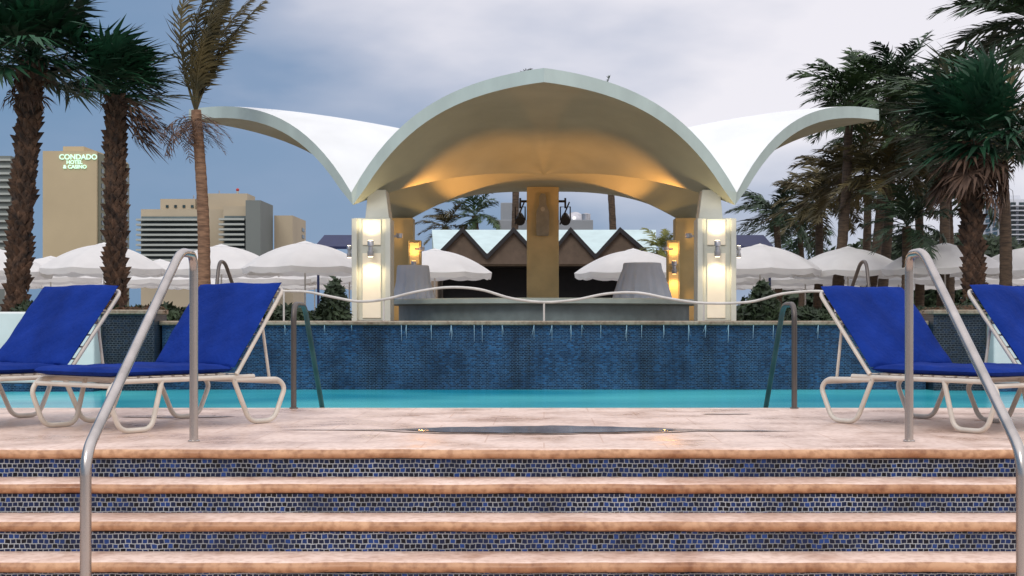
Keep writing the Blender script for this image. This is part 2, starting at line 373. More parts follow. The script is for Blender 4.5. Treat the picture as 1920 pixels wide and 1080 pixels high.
for x in (-3.86,3.83):
    t=thing('pool_grab_rail','slim steel grab rail on the upper terrace','grab rail',(x,17,.6),'upper grab rails')
    p=fillet([(x,16.6,.595),(x,16.9,1.32),(x,17.2,1.32),(x,18.4,.595)],.14,8)
    part(t,'rail_tube',MB().tube(p,.022,12),M['steeld'],smooth=True)
wx=[-3.4,-2.97,-2.7,-2.4,-2.1,-1.8,-1.44,-1.08,-.72,-.36,0,.36,.72,1.08,1.44,1.8,2.28,2.64,3.0,3.24]
wz=[.97,.95,.94,.88,.83,.85,.93,.98,.96,.86,.82,.85,.92,.93,.86,.81,.82,.91,.94,.92]
t=thing('wavy_railing','thin white wavy rail on short posts along terrace edge','railing',(0,16,.6))
part(t,'rail_tube',MB().tube(smooth_path([(a,16+.25*math.sin(a*1.7),b) for a,b in zip(wx,wz)],6),.015,8),M['pole'],smooth=True)
for i in (1,5,10,15,19):
    part(t,'post',MB().tube([(wx[i],16+.25*math.sin(wx[i]*1.7),.595),(wx[i],16+.25*math.sin(wx[i]*1.7),wz[i])],.011,8),M['pole'],smooth=True)

# ---------------------------------------------------------------- loungers
def cushion(L,W,T,seams,seed):
    rnd=random.Random(seed); nx,ny=60,30; mb=MB(); top=[];bot=[]
    ph=[rnd.uniform(0,6) for _ in range(6)]
    for i in range(nx+1):
        u=i/nx
        for j in range(ny+1):
            v=j/ny
            e=(1-abs(2*u-1)**16)**.5*(1-abs(2*v-1)**12)**.5
            s=1
            for q in seams: s-=.22*math.exp(-((u-q)/.01)**2)
            wv=.0035*math.sin(u*11+ph[0]+v*5)+.003*math.sin(v*9+ph[1]-u*7)+.002*math.sin(u*23+v*17+ph[3])+.0018*math.sin(v*31-u*13+ph[4])
            iu=.005*math.sin(v*9+ph[2])*(2*u-1)
            top.append((u*L+iu,v*W+.004*math.sin(u*8+ph[5])*(2*v-1),T*(.5+.5*e*s)+wv*e)); bot.append((u*L+iu,v*W,T*(.5-.5*e)))
    n=len(top); F=[]
    idx=lambda i,j:i*(ny+1)+j
    for i in range(nx):
        for j in range(ny):
            F.append((idx(i,j),idx(i+1,j),idx(i+1,j+1),idx(i,j+1))); F.append((n+idx(i,j),n+idx(i,j+1),n+idx(i+1,j+1),n+idx(i+1,j)))
    mb.add(top+bot,F)
    return mb
def build_lounger(loc,rot,label,angd=54,seed=1):
    t=thing('sun_lounger',label,'sun lounger',loc,'blue sun loungers beside the pool')
    t.rotation_euler=(0,0,rot)
    W=.70; r=.0148
    fr=MB()
    for y in (0,W):
        fr.tube(fillet([(.30,y,.285),(.02,y,.285),(-.03,y,.22),(.05,y,.016),(.26,y,.016),(.33,y,.285)],.06,6),r,10)
        fr.tube([(.3,y,.285),(1.0,y,.285)],r,10)
        fr.tube(fillet([(.84,y,.285),(.97,y,.016),(1.16,y,.016),(1.25,y,.21),(1.2,y,.262),(.84,y,.27)],.06,6),r,10)
    for (x,z) in ((.0,.262),(.345,.285),(.84,.285),(1.22,.245)):
        fr.tube([(x,0,z),(x,W,z)],r*.9,8)
    part(t,'frame',fr,M['frame'],smooth=True,local=True)
    st=MB()
    for i in range(11):
        x=.03+i*.078; st.box(x,x+.055,.0,W,.303,.308)
    part(t,'seat_straps',st,M['frame'],local=True)
    c=cushion(.88,W+.005,.052,[.5],seed)
    for v in c.v: v.x+=-.02; v.y+=-.002; v.z+=.309
    part(t,'seat_cushion',c,M['blue'],smooth=True,local=True)
    ang=R(angd); Rm=Matrix.Rotation(-ang,3,'Y')
    c=cushion(.625,W+.05,.05,[],seed+5)
    for v in c.v:
        q=Rm@Vector((v.x-.01,v.y-.025,v.z)); v.x,v.y,v.z=q.x+.86,q.y,q.z+.335
    part(t,'back_cushion',c,M['blue'],smooth=True,local=True)
    bf=MB()
    def P(l,y,h):
        q=Rm@Vector((l,y,h)); return (q.x+.86,q.y,q.z+.335)
    bf.tube(fillet([P(-.03,-.014,-.016),P(.6,-.014,-.016),P(.6,W+.014,-.016),P(-.03,W+.014,-.016)],.05,6),.013,10)
    for y in (.04,W-.04):
        bf.tube([P(.38,y,-.016),(1.16,y,.27)],.009,8)
    for k in range(6): bf.tube([P(.08+.09*k,0,-.016),P(.08+.09*k,W,-.016)],.006,6)
    part(t,'back_frame',bf,M['frame'],smooth=True,local=True)
    return t
th=math.atan2(.8,.6)
build_lounger((-2.33,7.67,0),th,'cushioned blue sun lounger with raised back on wet deck',54,1)
build_lounger((-3.33,7.74,0),th+R(1.5),'cushioned blue sun lounger beside a matching one',52,2)
th2=math.pi-th
build_lounger((2.43+.56,7.67+.42-.02,-.0),th2-R(1),'cushioned blue sun lounger with raised back near handrail',50.5,3)
build_lounger((3.34+.56,7.70+.42,0),th2,'cushioned blue sun lounger partly behind a handrail',52,4)

# ---------------------------------------------------------------- pavilion
CY=31.; pav=thing('pavilion','open pavilion with white winged vault roof on columns','pavilion',(0,CY,.6))
zc=4.02; z0=3.07; a=3.7
sect=[(Vector((0,-6.4)),4.98,Vector((-a,-a)),Vector((a,-a))),
      (Vector((7.3,0)),5.21,Vector((a,-a)),Vector((a,a))),
      (Vector((0,5.2)),4.12,Vector((a,a)),Vector((-a,a))),
      (Vector((-7.74,0)),5.21,Vector((-a,a)),Vector((-a,-a)))]
import bmesh
bm=bmesh.new(); NT=26; NU=20
for K,zk,A,B in sect:
    g=[]
    for i in range(NT+1):
        t=i/NT; row=[]
        Kz=zc+(zk-zc)*(1-(1-t)**1.5); Gz=zc-(zc-z0)*t**2
        for j in range(-NU,NU+1):
            u=j/NU; G=(A if u<0 else B); au=abs(u)
            h=(K*(1-au)+G*au)*t; z=Kz+(Gz-Kz)*(.5*au**2+.5*au**4)
            row.append(bm.verts.new((h.x,h.y,z)))
        g.append(row)
    for i in range(NT):
        for j in range(2*NU):
            bm.faces.new((g[i][j],g[i+1][j],g[i+1][j+1],g[i][j+1]))
bmesh.ops.remove_doubles(bm,verts=bm.verts,dist=.0005)
bmesh.ops.dissolve_degenerate(bm,edges=bm.edges,dist=.0001)
bmesh.ops.recalc_face_normals(bm,faces=bm.faces)
bm.normal_update()
if sum(f.normal.z for f in bm.faces)<0:
    bmesh.ops.reverse_faces(bm,faces=bm.faces); bm.normal_update()
bm.verts.ensure_lookup_table(); bm.verts.index_update()
T=.245
tv=[v.co.copy()+Vector((0,CY,0)) for v in bm.verts]
bv=[]
for v in bm.verts:
    nrm=(v.normal+Vector((0,0,.8))).normalized(); bv.append(v.co+Vector((0,CY,0))-nrm*T)
F=[tuple(v.index for v in f.verts) for f in bm.faces]
top=MB(); top.v=tv; top.f=F
bot=MB(); bot.v=bv; bot.f=[f[::-1] for f in F]
rim=MB()
be=[e for e in bm.edges if len(e.link_faces)==1]
for e in be:
    f=e.link_faces[0]; vs=[v.index for v in f.verts]; i0,i1=e.verts[0].index,e.verts[1].index
    k=vs.index(i0)
    if vs[(k+1)%len(vs)]!=i1: i0,i1=i1,i0
    rim.add([tv[i0],tv[i1],bv[i1],bv[i0]],[(3,2,1,0)])
bm.free()
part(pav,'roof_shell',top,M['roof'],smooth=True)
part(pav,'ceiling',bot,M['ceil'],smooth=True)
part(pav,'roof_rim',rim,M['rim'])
for sx in (-1,1):
    xa,xb=sorted((sx*2.95,sx*3.66))
    c=part(pav,'column',MB().box(xa,xb,27.3,28.0,.6,2.58),M['cream'],bevel=.02)
    x0,x1=sorted((sx*2.98,sx*3.44)); t0,t1=sorted((sx*3.06,sx*3.40))
    mb=MB().add([(x0,27.36,2.581),(x1,27.36,2.581),(x1,28.0,2.581),(x0,28.0,2.581),(t0,27.5,3.14),(t1,27.5,3.14),(t1,28.0,3.14),(t0,28.0,3.14)],
      [(0,3,2,1),(4,5,6,7),(0,1,5,4),(1,2,6,5),(2,3,7,6),(3,0,4,7)])
    part(pav,'column_neck',mb,M['cream'],bevel=.01)
    for q in (sx*2.985,sx*3.625):
        part(pav,'column_fin',MB().box(q-.05,q+.05,27.17,27.298,.6,2.56),M['cream'],bevel=.006)
    xa,xb=sorted((sx*3.13,sx*3.48))
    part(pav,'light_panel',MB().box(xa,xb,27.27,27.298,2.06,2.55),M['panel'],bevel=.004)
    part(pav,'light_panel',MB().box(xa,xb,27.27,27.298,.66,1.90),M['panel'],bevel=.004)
    xa,xb=sorted((sx*3.12,sx*3.66))
    part(pav,'column',MB().box(xa,xb,33.8,34.4,.6,3.05),M['yellow'],bevel=.02,label='rear column with amber lamp light in its plaster colour')
    xa,xb=sorted((sx*2.9,sx*3.2))
    part(pav,'column_fin',MB().box(xa,xb,33.5,33.79,.6,2.5),M['yellow'],bevel=.02)
    xa,xb=sorted((sx*2.94,sx*3.16))
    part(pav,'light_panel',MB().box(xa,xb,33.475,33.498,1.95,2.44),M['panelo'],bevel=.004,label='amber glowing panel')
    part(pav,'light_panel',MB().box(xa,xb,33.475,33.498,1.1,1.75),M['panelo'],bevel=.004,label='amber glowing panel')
part(pav,'centre_pylon',MB().box(-.42,.36,34.6,35.1,.6,3.95),M['yellow'],bevel=.02)
st=thing('stage','low round stage with grey green stone rim','stage',(0,CY,.6))
part(st,'stage_base',MB().lathe([(3.15,.596),(3.15,.93)],0,CY,72),M['stage'],smooth=True)
part(st,'stage_rim',MB().lathe([(3.28,.931),(3.36,.95),(3.36,1.03),(3.3,1.055),(.01,1.056)],0,CY,72),M['stagerim'],smooth=True)
def sconce(x,y,z,facing,label,lm,en,col,grp='wall sconces',sc=1.0):
    t=thing('wall_sconce',label,'wall lamp',(x,y,z),grp)
    fx,fy=facing; o=.17*sc; cx,cy=x+fx*o,y+fy*o
    prof=[(.055,-.15),(.06,-.14),(.06,-.05),(.042,-.04),(.042,.04),(.06,.05),(.06,.14),(.055,.15)]
    part(t,'lamp_body',MB().lathe([(r_*sc,z+h_*sc) for r_,h_ in prof],cx,cy,20),M['chrome'],smooth=True)
    part(t,'bracket',MB().box(min(x,cx)-.02,max(x,cx)+.02,min(y,cy)-.02+ (0.004 if fy<0 else 0),max(y,cy)+.0,z-.03,z+.03),M['chrome'])
    part(t,'lamp_glass',MB().lathe([(.045*sc,z+.151*sc),(.045*sc,z+.158*sc)],cx,cy,16),lm)
    part(t,'lamp_glass',MB().lathe([(.045*sc,z-.158*sc),(.045*sc,z-.151*sc)],cx,cy,16),lm)
    for s in (1,-1):
        ld=bpy.data.lights.new('sconce_light','SPOT'); ld.energy=en; ld.color=col; ld.spot_size=R(150); ld.spot_blend=.8; ld.shadow_soft_size=.05
        lo=bpy.data.objects.new('sconce_light',ld); COL.objects.link(lo); lo.location=(fx*(o+.03),fy*(o+.03),s*.2)
        lo.rotation_euler=(math.pi if s>0 else 0,0,0); lo.parent=t
for sx in (-1,1):
    sconce(sx*3.305,27.27,1.98,(0,-1),'up and down wall lamp glowing on a pale column',M['lamp'],24,(1,.76,.44))
    sconce(sx*3.66,27.65,1.95,(sx,0),'small up and down wall lamp on column side',M['lamp'],4,(1,.76,.44),sc=.75)
    sconce(sx*3.05,33.475,1.85,(0,-1),'amber wall lamp glowing on a rear column',M['lampo'],22,(1,.55,.16))
for sx in (-1,1):
    for (y,tx,ty,tz,en,sz) in ((28.15,1.9,29.6,3.9,330,100),(33.3,1.9,31.2,3.75,330,100)):
        t=thing('uplight','small floodlight on column washing ceiling with amber light','floodlight',(sx*2.88,y,2.3),'ceiling floodlights')
        part(t,'lamp_body',MB().lathe([(.04,2.24),(.06,2.25),(.065,2.33),(.06,2.335)],sx*2.86,y,16),M['chrome'],smooth=True)
        part(t,'bracket',MB().box(sx*2.96-.06,sx*2.96+.06,y-.02,y+.02,2.26,2.30),M['chrome'])
        ld=bpy.data.lights.new('floodlight','SPOT'); ld.energy=en; ld.color=(1,.42,.10); ld.spot_size=R(sz); ld.spot_blend=1; ld.shadow_soft_size=.06
        lo=bpy.data.objects.new('floodlight_lamp',ld); COL.objects.link(lo); lo.parent=t
        lo.location=(-sx*.02,0,.09); d=Vector((sx*tx,ty,tz))-Vector((sx*2.88,y,2.39)); lo.rotation_euler=d.to_track_quat('-Z','Y').to_euler()
t=thing('loudspeaker','slim muted grey loudspeaker mounted on the ochre pylon','loudspeaker',(-.03,34.5,2.7))
sp=MB()
pr=[]
for k in range(25):
    f=k/24; z=2.66+f*1.02; wdt=.16 if f<.55 else .16-.075*min(1,((f-.55)/.18))**1.2 if f<.73 else .085*(1-max(0,(f-.9)/.1)**2*.5)
    if f<.06: wdt*=.8+.2*f/.06
    pr.append((wdt,z))
left=[(-.03-w_,z) for w_,z in pr]; right=[(-.03+w_,z) for w_,z in pr[::-1]]; ring=left+right; nr=len(ring)
sp.add([(x,34.36,z) for x,z in ring]+[(x,34.59,z) for x,z in ring],[tuple(range(nr)),tuple(range(nr,2*nr))[::-1]]+[(i,i+nr,(i+1)%nr+nr,(i+1)%nr) for i in range(nr)])
part(t,'cabinet',sp,M['grey'])
for z,r in ((3.3,.055),):
    dr=MB(); dr.lathe([(r,0),(r,.012)],0,0,16)
    for v in dr.v: v.x,v.y,v.z=v.x-.03,34.355-v.z,v.y+z
    part(t,'driver_cone',dr,M['grey2'])
for x in (-.58,.52):
    t=thing('stage_light','black stage light on yoke clamped beside the pylon','stage light',(x,34.7,3.2),'stage lights')
    mb=MB().tube([(x,34.75,3.6),(x,34.75,3.35)],.025,8).tube([(x-.12,34.7,3.05),(x-.12,34.7,3.38),(x+.12,34.7,3.38),(x+.12,34.7,3.05)],.018,8).tube([(x,34.75,3.52),(x*.6,34.75,3.52)],.03,8).tube([(x-.13,34.7,2.95),(x+.1,34.7,3.5)],.018,8)
    part(t,'yoke',mb,M['black'])
    mb=MB().tube([(x,34.85,3.2),(x,34.7,3.12),(x,34.5,3.02)],[.06,.1,.12],14)
    part(t,'lamp_housing',mb,M['black'],smooth=True)
def drape(x,y,rt,rb,h,label):
    z=1.058
    f=lambda t,zz:(.045*math.sin(t*13+1)+.03*math.sin(t*22))*max(0,(z+h-zz)/h)
    mb=MB().lathe([(rb*1.02,z),(rb*.96,z+h*.2),(rb*.86,z+h*.5),(rt*1.05,z+h*.85),(rt*1.02,z+h*.97),(rt*.98,z+h),(.01,z+h+.003)],x,y,96,wob=f)
    solo('draped_table',mb,M['cloth'],label,'table',(x,y,z),smooth=True,group='cloth covered tables')
drape(-2.78,30.2,.33,.42,.72,'small round table under pale blue linen cloth')
drape(2.1,30.4,.40,.60,.78,'wide round table under pale blue linen cloth')

# ---------------------------------------------------------------- umbrellas
def build_umbrella():
    t=thing('patio_umbrella','white scalloped canvas patio umbrella, opened','umbrella',(0,0,-50),'white umbrellas')
    mb=MB(); n=8; RR=1.66; zt=3.0; ze=2.36; sub=8; rings=12
    for i in range(rings+1):
        q=i/rings
        for k in range(n*sub):
            t_=2*math.pi*k/(n*sub); fr=(k%sub)/sub; sag=math.sin(fr*math.pi)
            rad=RR*q*(1-.055*sag*q)
            z=zt-(zt-ze)*(q**1.9)-.035*sag*q
            mb.v.append(Vector((rad*math.cos(t_),rad*math.sin(t_),z)))
    K=n*sub
    for i in range(rings):
        for k in range(K):
            k2=(k+1)%K; mb.f.append((i*K+k,(i+1)*K+k,(i+1)*K+k2,i*K+k2))
    o=len(mb.v)
    for k in range(K):
        t_=2*math.pi*k/K; fr=(k%sub)/sub; sag=math.sin(fr*math.pi); rad=RR*(1-.055*sag)
        mb.v.append(Vector((rad*math.cos(t_)*.985,rad*math.sin(t_)*.985,ze-.13-.035*sag-.03*abs(math.sin(fr*2*math.pi)))))
    for k in range(K):
        k2=(k+1)%K; mb.f.append((rings*K+k,o+k,o+k2,rings*K+k2))
    ob=part(t,'canopy',mb,M['umb'],smooth=True,local=True)
    mb=MB().lathe([(.24,2.985),(.14,3.02),(.02,3.05)],0,0,16); part(t,'vent_cap',mb,M['umb'],smooth=True,local=True)
    mb=MB().tube([(0,0,0),(0,0,3.06)],.024,8)
    for k in range(8):
        c,s=math.cos(k*math.pi/4),math.sin(k*math.pi/4); mb.tube([(0,0,2.95),(c*.8,s*.8,2.80),(c*1.6,s*1.6,2.36)],.009,5)
    part(t,'pole',mb,M['pole'],smooth=True,local=True)
    mb=MB().lathe([(.3,0),(.3,.06),(.05,.1)],0,0,16); part(t,'umbrella_base',mb,M['pole'],smooth=True,local=True)
    return t
U=build_umbrella()
rnd=random.Random(5)
first=True
for px,top_,d in [(-20,462,36.9),(195,455,37.2),(415,458,38.8),(572,452,37.2),(815,466,39.5),(1187,466,39.5),(1425,457,38.2),(1590,462,39.6),(1772,455,37.2),(1935,460,38.6),
    (95,480,45),(300,486,47),(500,484,45.4),(655,482,46),(1345,482,45.4),(1510,486,47.3),(1685,486,45.6),(1850,486,47),
    (10,496,53.2),(150,498,54),(235,496,57.6),(395,500,55),(460,497,58.6),(590,500,55.5),(1450,500,55),(1575,500,57),(1640,498,60.5),(1760,500,55.5),(735,492,51)]:
    x=(px-1020)*d/2667
    z=-.4; sc=((600-top_)*d/2667+.62+.4)/3.05
    sc=min(1.08,max(.9,sc))
    if first:
        U.location=(x,d,z); U.rotation_euler=(0,0,rnd.uniform(0,.8)); U.scale=(sc,)*3; first=False
    else: copy_thing(U,(x,d,z),rnd.uniform(0,.8),sc)

# ---------------------------------------------------------------- back building with zigzag roof
bb=thing('beach_bar','low brown bar building with dark zigzag roof edge','building',(0,46,-.4))
zz=lambda y:.62+(600-y)*45/2667
xx=lambda p:(p-1020)*45/2667
part(bb,'wall',MB().box(-3.6,3.6,45.4,45.8,2.35,2.75).box(-3.6,-3.4,45.4,52,-.4,2.35).box(3.4,3.6,45.4,52,-.4,2.35),M['beige'])
part(bb,'interior',MB().box(-3.3,3.3,46.5,47,-.4,2.4).box(-3.35,3.35,45.9,46.4,2.30,2.4),M['dark'])  # near-black slabs: deep shadow of the opening put into their colour
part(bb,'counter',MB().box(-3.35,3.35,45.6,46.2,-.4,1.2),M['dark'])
mb=MB().add([(-3.5,45.5,2.55),(3.6,45.5,2.55),(3.9,49.5,3.76),(-3.9,49.5,3.76),(3.9,49.6,2.4),(-3.9,49.6,2.4)],[(0,1,2,3),(3,2,4,5)])
part(bb,'roof_panel',mb,M['teal'])
z1=[(825,468),(867,425),(913,476),(963,425),(1008,474)]; z2=[(1030,474),(1070,425),(1117,476),(1163,425),(1213,468)]
mb=MB(); gb=MB()
for Z in (z1,z2):
    for (p,q),(r_,s_) in zip(Z[:-1],Z[1:]):
        A=(xx(p),zz(q)); B=(xx(r_),zz(s_)); w=.17
        mb.add([(A[0],45.1,A[1]),(B[0],45.1,B[1]),(B[0],45.1,B[1]-w),(A[0],45.1,A[1]-w),(A[0],45.38,A[1]),(B[0],45.38,B[1]),(B[0],45.38,B[1]-w),(A[0],45.38,A[1]-w)],
          [(0,3,2,1),(4,5,6,7),(0,1,5,4),(3,7,6,2),(0,4,7,3),(1,2,6,5)])
        gb.add([(A[0],45.25,A[1]-w),(B[0],45.25,B[1]-w),(B[0],45.25,2.4),(A[0],45.25,2.4)],[(0,3,2,1)])
part(bb,'roof_fascia',mb,M['zig']); part(bb,'gable_infill',gb,M['brown'])
for sx in (-1,1):
    x0,x1=sorted((sx*5.6,sx*7.1))
    mb=MB().add([(x0,44,zz(465)),(x1,44,zz(465)),(x1,46,zz(437)),(x0,46,zz(437)),(x0,44,zz(470)),(x1,44,zz(470))],[(0,1,2,3),(0,4,5,1)])
    for q in (x0+.1,x1-.1): mb.tube([(q,44.1,-.4),(q,44.1,zz(466))],.04,6)
    solo('canvas_awning',mb,M['navy'],'navy canvas awning on thin posts','awning',(sx*6.3,44,-.4),group='navy awnings')
t=thing('service_building','pale service block with round rooftop vent','building',(0,62,-1))
s=2667/62; Z=lambda y:.62+(600-y)/s; X=lambda p:(p-1020)/s
part(t,'wall',MB().box(X(930),X(1112),62,68,-1,Z(412)),M['bshade'],bevel=.03)
part(t,'rooftop_room',MB().box(X(938),X(975),62.5,66,Z(412)+.002,Z(378)),M['bshade'],bevel=.03)
part(t,'roof_vent',MB().sphere((X(1080),64,Z(410)),.45,16,10),M['chrome'],smooth=True)
part(t,'vent_pipe',MB().lathe([(.2,Z(412)),(.2,Z(398)),(.02,Z(396))],X(1100),63,12),M['chrome'],smooth=True)

# ---------------------------------------------------------------- city buildings
def bld(name,label,d,px0,px1):
    return thing(name,label,'building',((px0+px1)/2*d/2667-1020*d/2667,d,-1))
d=150; s=2667/d; X=lambda p:(p-1020)/s; Z=lambda y:.62+(600-y)/s
t=bld('hotel_tower','tall cream hotel tower with lit rooftop lettering',d,85,180)
part(t,'wall',MB().box(X(80),X(181),d,d+11.4,-1,Z(283)),M['bcream'])
part(t,'rooftop_room',MB().box(X(100),X(140),d+3,d+9,Z(283)+.01,Z(268)),M['bcream'])
part(t,'side_wall',MB().box(X(181)+.003,X(181)+.12,d+.4,d+11.4,-1,Z(286)),M['bsideshade'])  # thin panel: shade of the tower's side put into its olive colour
wn=MB(); xw=X(181)+.12
for r in range(13):
    y=300+r*14
    wn.box(xw+.003,xw+.05,d+1.2,d+1.9,Z(y+8),Z(y)); wn.box(xw+.003,xw+.05,d+9.2,d+11,Z(y+9),Z(y))
parts_each(t,'window',wn,M['glass'])
def text(par,s_,x,y,z,size):
    cu=bpy.data.curves.new('lettering','FONT'); cu.body=s_; cu.size=size; cu.extrude=.04; cu.offset=.012; cu.align_x='CENTER'
    tmp=bpy.data.objects.new('tmp',cu); COL.objects.link(tmp)
    bpy.context.view_layer.update()
    me=bpy.data.meshes.new_from_object(tmp.evaluated_get(bpy.context.evaluated_depsgraph_get()))
    bpy.data.objects.remove(tmp)
    ob=bpy.data.objects.new('sign_lettering',me); COL.objects.link(ob); me.materials.clear(); me.materials.append(M['sign'])
    ob.parent=par; ob.rotation_euler=(R(90),0,0); ob.location=Vector((x,y,z))-par.location; return ob
text(t,'CONDADO',X(147),d-.1,Z(299),.76); text(t,'HOTEL',X(140),d-.1,Z(307.5),.54); text(t,'& CASINO',X(141),d-.1,Z(316),.54)
t=bld('apartment_block','grey glazed apartment block with balcony bands',d,-60,12)
part(t,'wall',MB().box(X(-70),X(0),d+3,d+6,-1,Z(286)),M['bgrey'])
sl=MB()
for r in range(14): sl.box(X(-70),X(0)+.05,d+2.7,d+2.99,Z(296+r*13),Z(292+r*13))
parts_each(t,'balcony_slab',sl,M['slab'])
d=140; s=2667/d
t=bld('hotel_block','stepped beige hotel block with balcony rows',d,250,575)
part(t,'wall',MB().box(X(256),X(415),d+1.5,d+9,-1,Z(390)),M['bpink'])
part(t,'rooftop_room',MB().box(X(285),X(352),d+3,d+7,Z(390)+.01,Z(368)),M['bpink'])
part(t,'rooftop_room',MB().box(X(366),X(455),d+2.2,d+6,Z(390)+.02,Z(359)),M['bpink'])
part(t,'wall',MB().box(X(415)+.01,X(462),d+.8,d+9,-1,Z(385)),M['bpink'])
part(t,'stair_tower',MB().box(X(462)+.003,X(490),d-.4,d+6,-1,Z(376)),M['bgrey'])
part(t,'end_block',MB().box(-27.7,-25.8,d+6.01,d+14,-1,4.05+7.3),M['bpink'])
gl=MB(); sl=MB(); gw=MB()
for r in range(9):
    y=404+r*9.5
    gl.box(X(258),X(372),d+1.3,d+1.49,Z(y+6.2),Z(y)); sl.box(X(254),X(374),d+.1,d+1.28,Z(y+9.3),Z(y+5.6))
    gl.box(X(418),X(458),d+.62,d+.79,Z(y+6.2),Z(y)); sl.box(X(412),X(460)-.02,d-.5,d+.6,Z(y+9.3),Z(y+5.6))
for q in range(296,350,16): gw.box(X(q),X(q+5),d+2.9,d+2.99,Z(385),Z(380))
for r in range(4):
    gw.box(-25.797,-25.75,d+11.5,d+13,Z(420+r*14),Z(413+r*14))
parts_each(t,'balcony_recess',gl,M['hglass']); parts_each(t,'balcony_slab',sl,M['slab']); parts_each(t,'window',gw,M['glass'])
part(t,'beacon_mast',MB().tube([(X(429),d+4,Z(359)),(X(429),d+4,Z(350))],.12,6),M['slab'])
part(t,'beacon',MB().sphere((X(429),d+4,Z(349)),.17),M['red'])
for x,y in ((335,368),(385,359)):
    part(t,'antenna',MB().tube([(X(x),d+6,Z(y)),(X(x),d+6,Z(y-12))],.07,5),M['chrome'])
d=160; s=2667/d
t=bld('highrise','white highrise with gridded balconies and windows',d,1880,1990)
part(t,'wall',MB().box(X(1880),X(1985),d+1,d+7,-1,Z(372)),M['bwhite'])
part(t,'rooftop_room',MB().box(X(1890),X(1930),d+3,d+6,Z(372)+.01,Z(362)),M['bwhite'])
gl=MB(); sl=MB()
for r in range(13):
    y=378+r*9
    for c in range(5):
        x=1884+c*16; gl.box(X(x),X(x+10),d+.9,d+.99,Z(y+6),Z(y))
    for c in range(2):
        gl.box(X(1880)-.05,X(1880)-.003,d+1.8+c*2.6,d+3.5+c*2.6,Z(y+6),Z(y))
    sl.box(X(1896),X(1930),d-.2,d+.88,Z(y+8.4),Z(y+6.8))
parts_each(t,'window',gl,M['glass']); parts_each(t,'balcony_slab',sl,M['bwhite'])

# ---------------------------------------------------------------- palms
def frond(mb,p,az,el,L,droop,wind,rnd,nl=26,leafl=.32,thick=1.0,ld=.45):
    pts=[]; q=Vector(p); d=Vector((math.cos(az)*math.cos(el),math.sin(az)*math.cos(el),math.sin(el))); st=14
    for i in range(st+1):
        pts.append(q.copy()); q=q+d*(L/st)
        d=(d+Vector((wind[0],wind[1],-droop))*(1/st)*(.5+i/st)).normalized()
    mb.tube(pts,[L*.010*(1-.85*i/st) for i in range(st+1)],4)
    for i in range(nl):
        if rnd.random()<.05: continue
        t=.14+.86*i/(nl-1); f=t*st; k=min(int(f),st-1); c=pts[k].lerp(pts[k+1],f-k); tan=(pts[k+1]-pts[k]).normalized()
        side=tan.cross(Vector((0,0,1)))
        if side.length<.05: side=Vector((0,1,0))
        side.normalize(); up=side.cross(tan)
        ll=L*leafl*math.sin(min(1,(t*.93+.12))*math.pi)**.6*rnd.uniform(.65,1.2)
        for s in (-1,1):
            dr=(side*s*rnd.uniform(.5,1)+tan*rnd.uniform(.5,1.0)+up*rnd.uniform(-.2,.3)+Vector((wind[0],wind[1],0))*rnd.uniform(0,.4)).normalized()
            m_=c+dr*ll*.5; dr2=(dr+Vector((wind[0]*.6,wind[1]*.6,-ld*(.6+.8*rnd.random())))).normalized(); e=m_+dr2*ll*.55
            w=tan*L*.0115*thick
            mb.add([c-w,c+w,m_+w*1.1,m_-w*1.1,e],[(0,1,2,3),(3,2,4)])
def coco(name,label,base,top,L,nf,wind,seed,trunk_r=.13,leafm='leaf',el0=1.15,dead=0,grp='palm trees',nl=26,elmin=-.5,bark='darkbark',dr=(1.0,1.7),leafl=.32,thick=1.0):
    rnd=random.Random(seed)
    t=thing(name,label,'tree',base,grp)
    b=Vector(base); tp=Vector(top); mb=MB(); pts=[];rs=[]
    n=50
    for i in range(n+1):
        f=i/n; p=b.lerp(tp,f)+Vector((math.sin(f*math.pi)*.02*(tp-b).length,0,0))
        pts.append(p); rs.append(trunk_r*(1.12-.35*f)*(1+(.06 if i%2 else 0)+rnd.uniform(-.02,.02))+ (trunk_r*.3*(1-f*8) if f<.125 else 0))
    mb.tube(pts,rs,12); part(t,'trunk',mb,M[bark],smooth=True)
    mb=MB()
    for i in range(nf):
        f=(i+.5)/nf; az=i*2.39996+rnd.uniform(-.4,.4); el=el0-(el0-elmin)*f**1.1+rnd.uniform(-.2,.2)
        frond(mb,tp+Vector((0,0,rnd.uniform(-.05,.1))),az,el,L*rnd.uniform(.7,1.15),rnd.uniform(*dr),wind,rnd,nl,leafl,thick)
    part(t,'crown',mb,M[leafm])
    if dead:
        mb=MB()
        for i in range(dead):
            frond(mb,tp-Vector((0,0,.05+.3*rnd.random())),rnd.uniform(0,6.28),rnd.uniform(-.9,.3),L*rnd.uniform(.14,.36),2,wind,rnd,14,.4)
        part(t,'dead_fronds',mb,M['dead'])
    return t
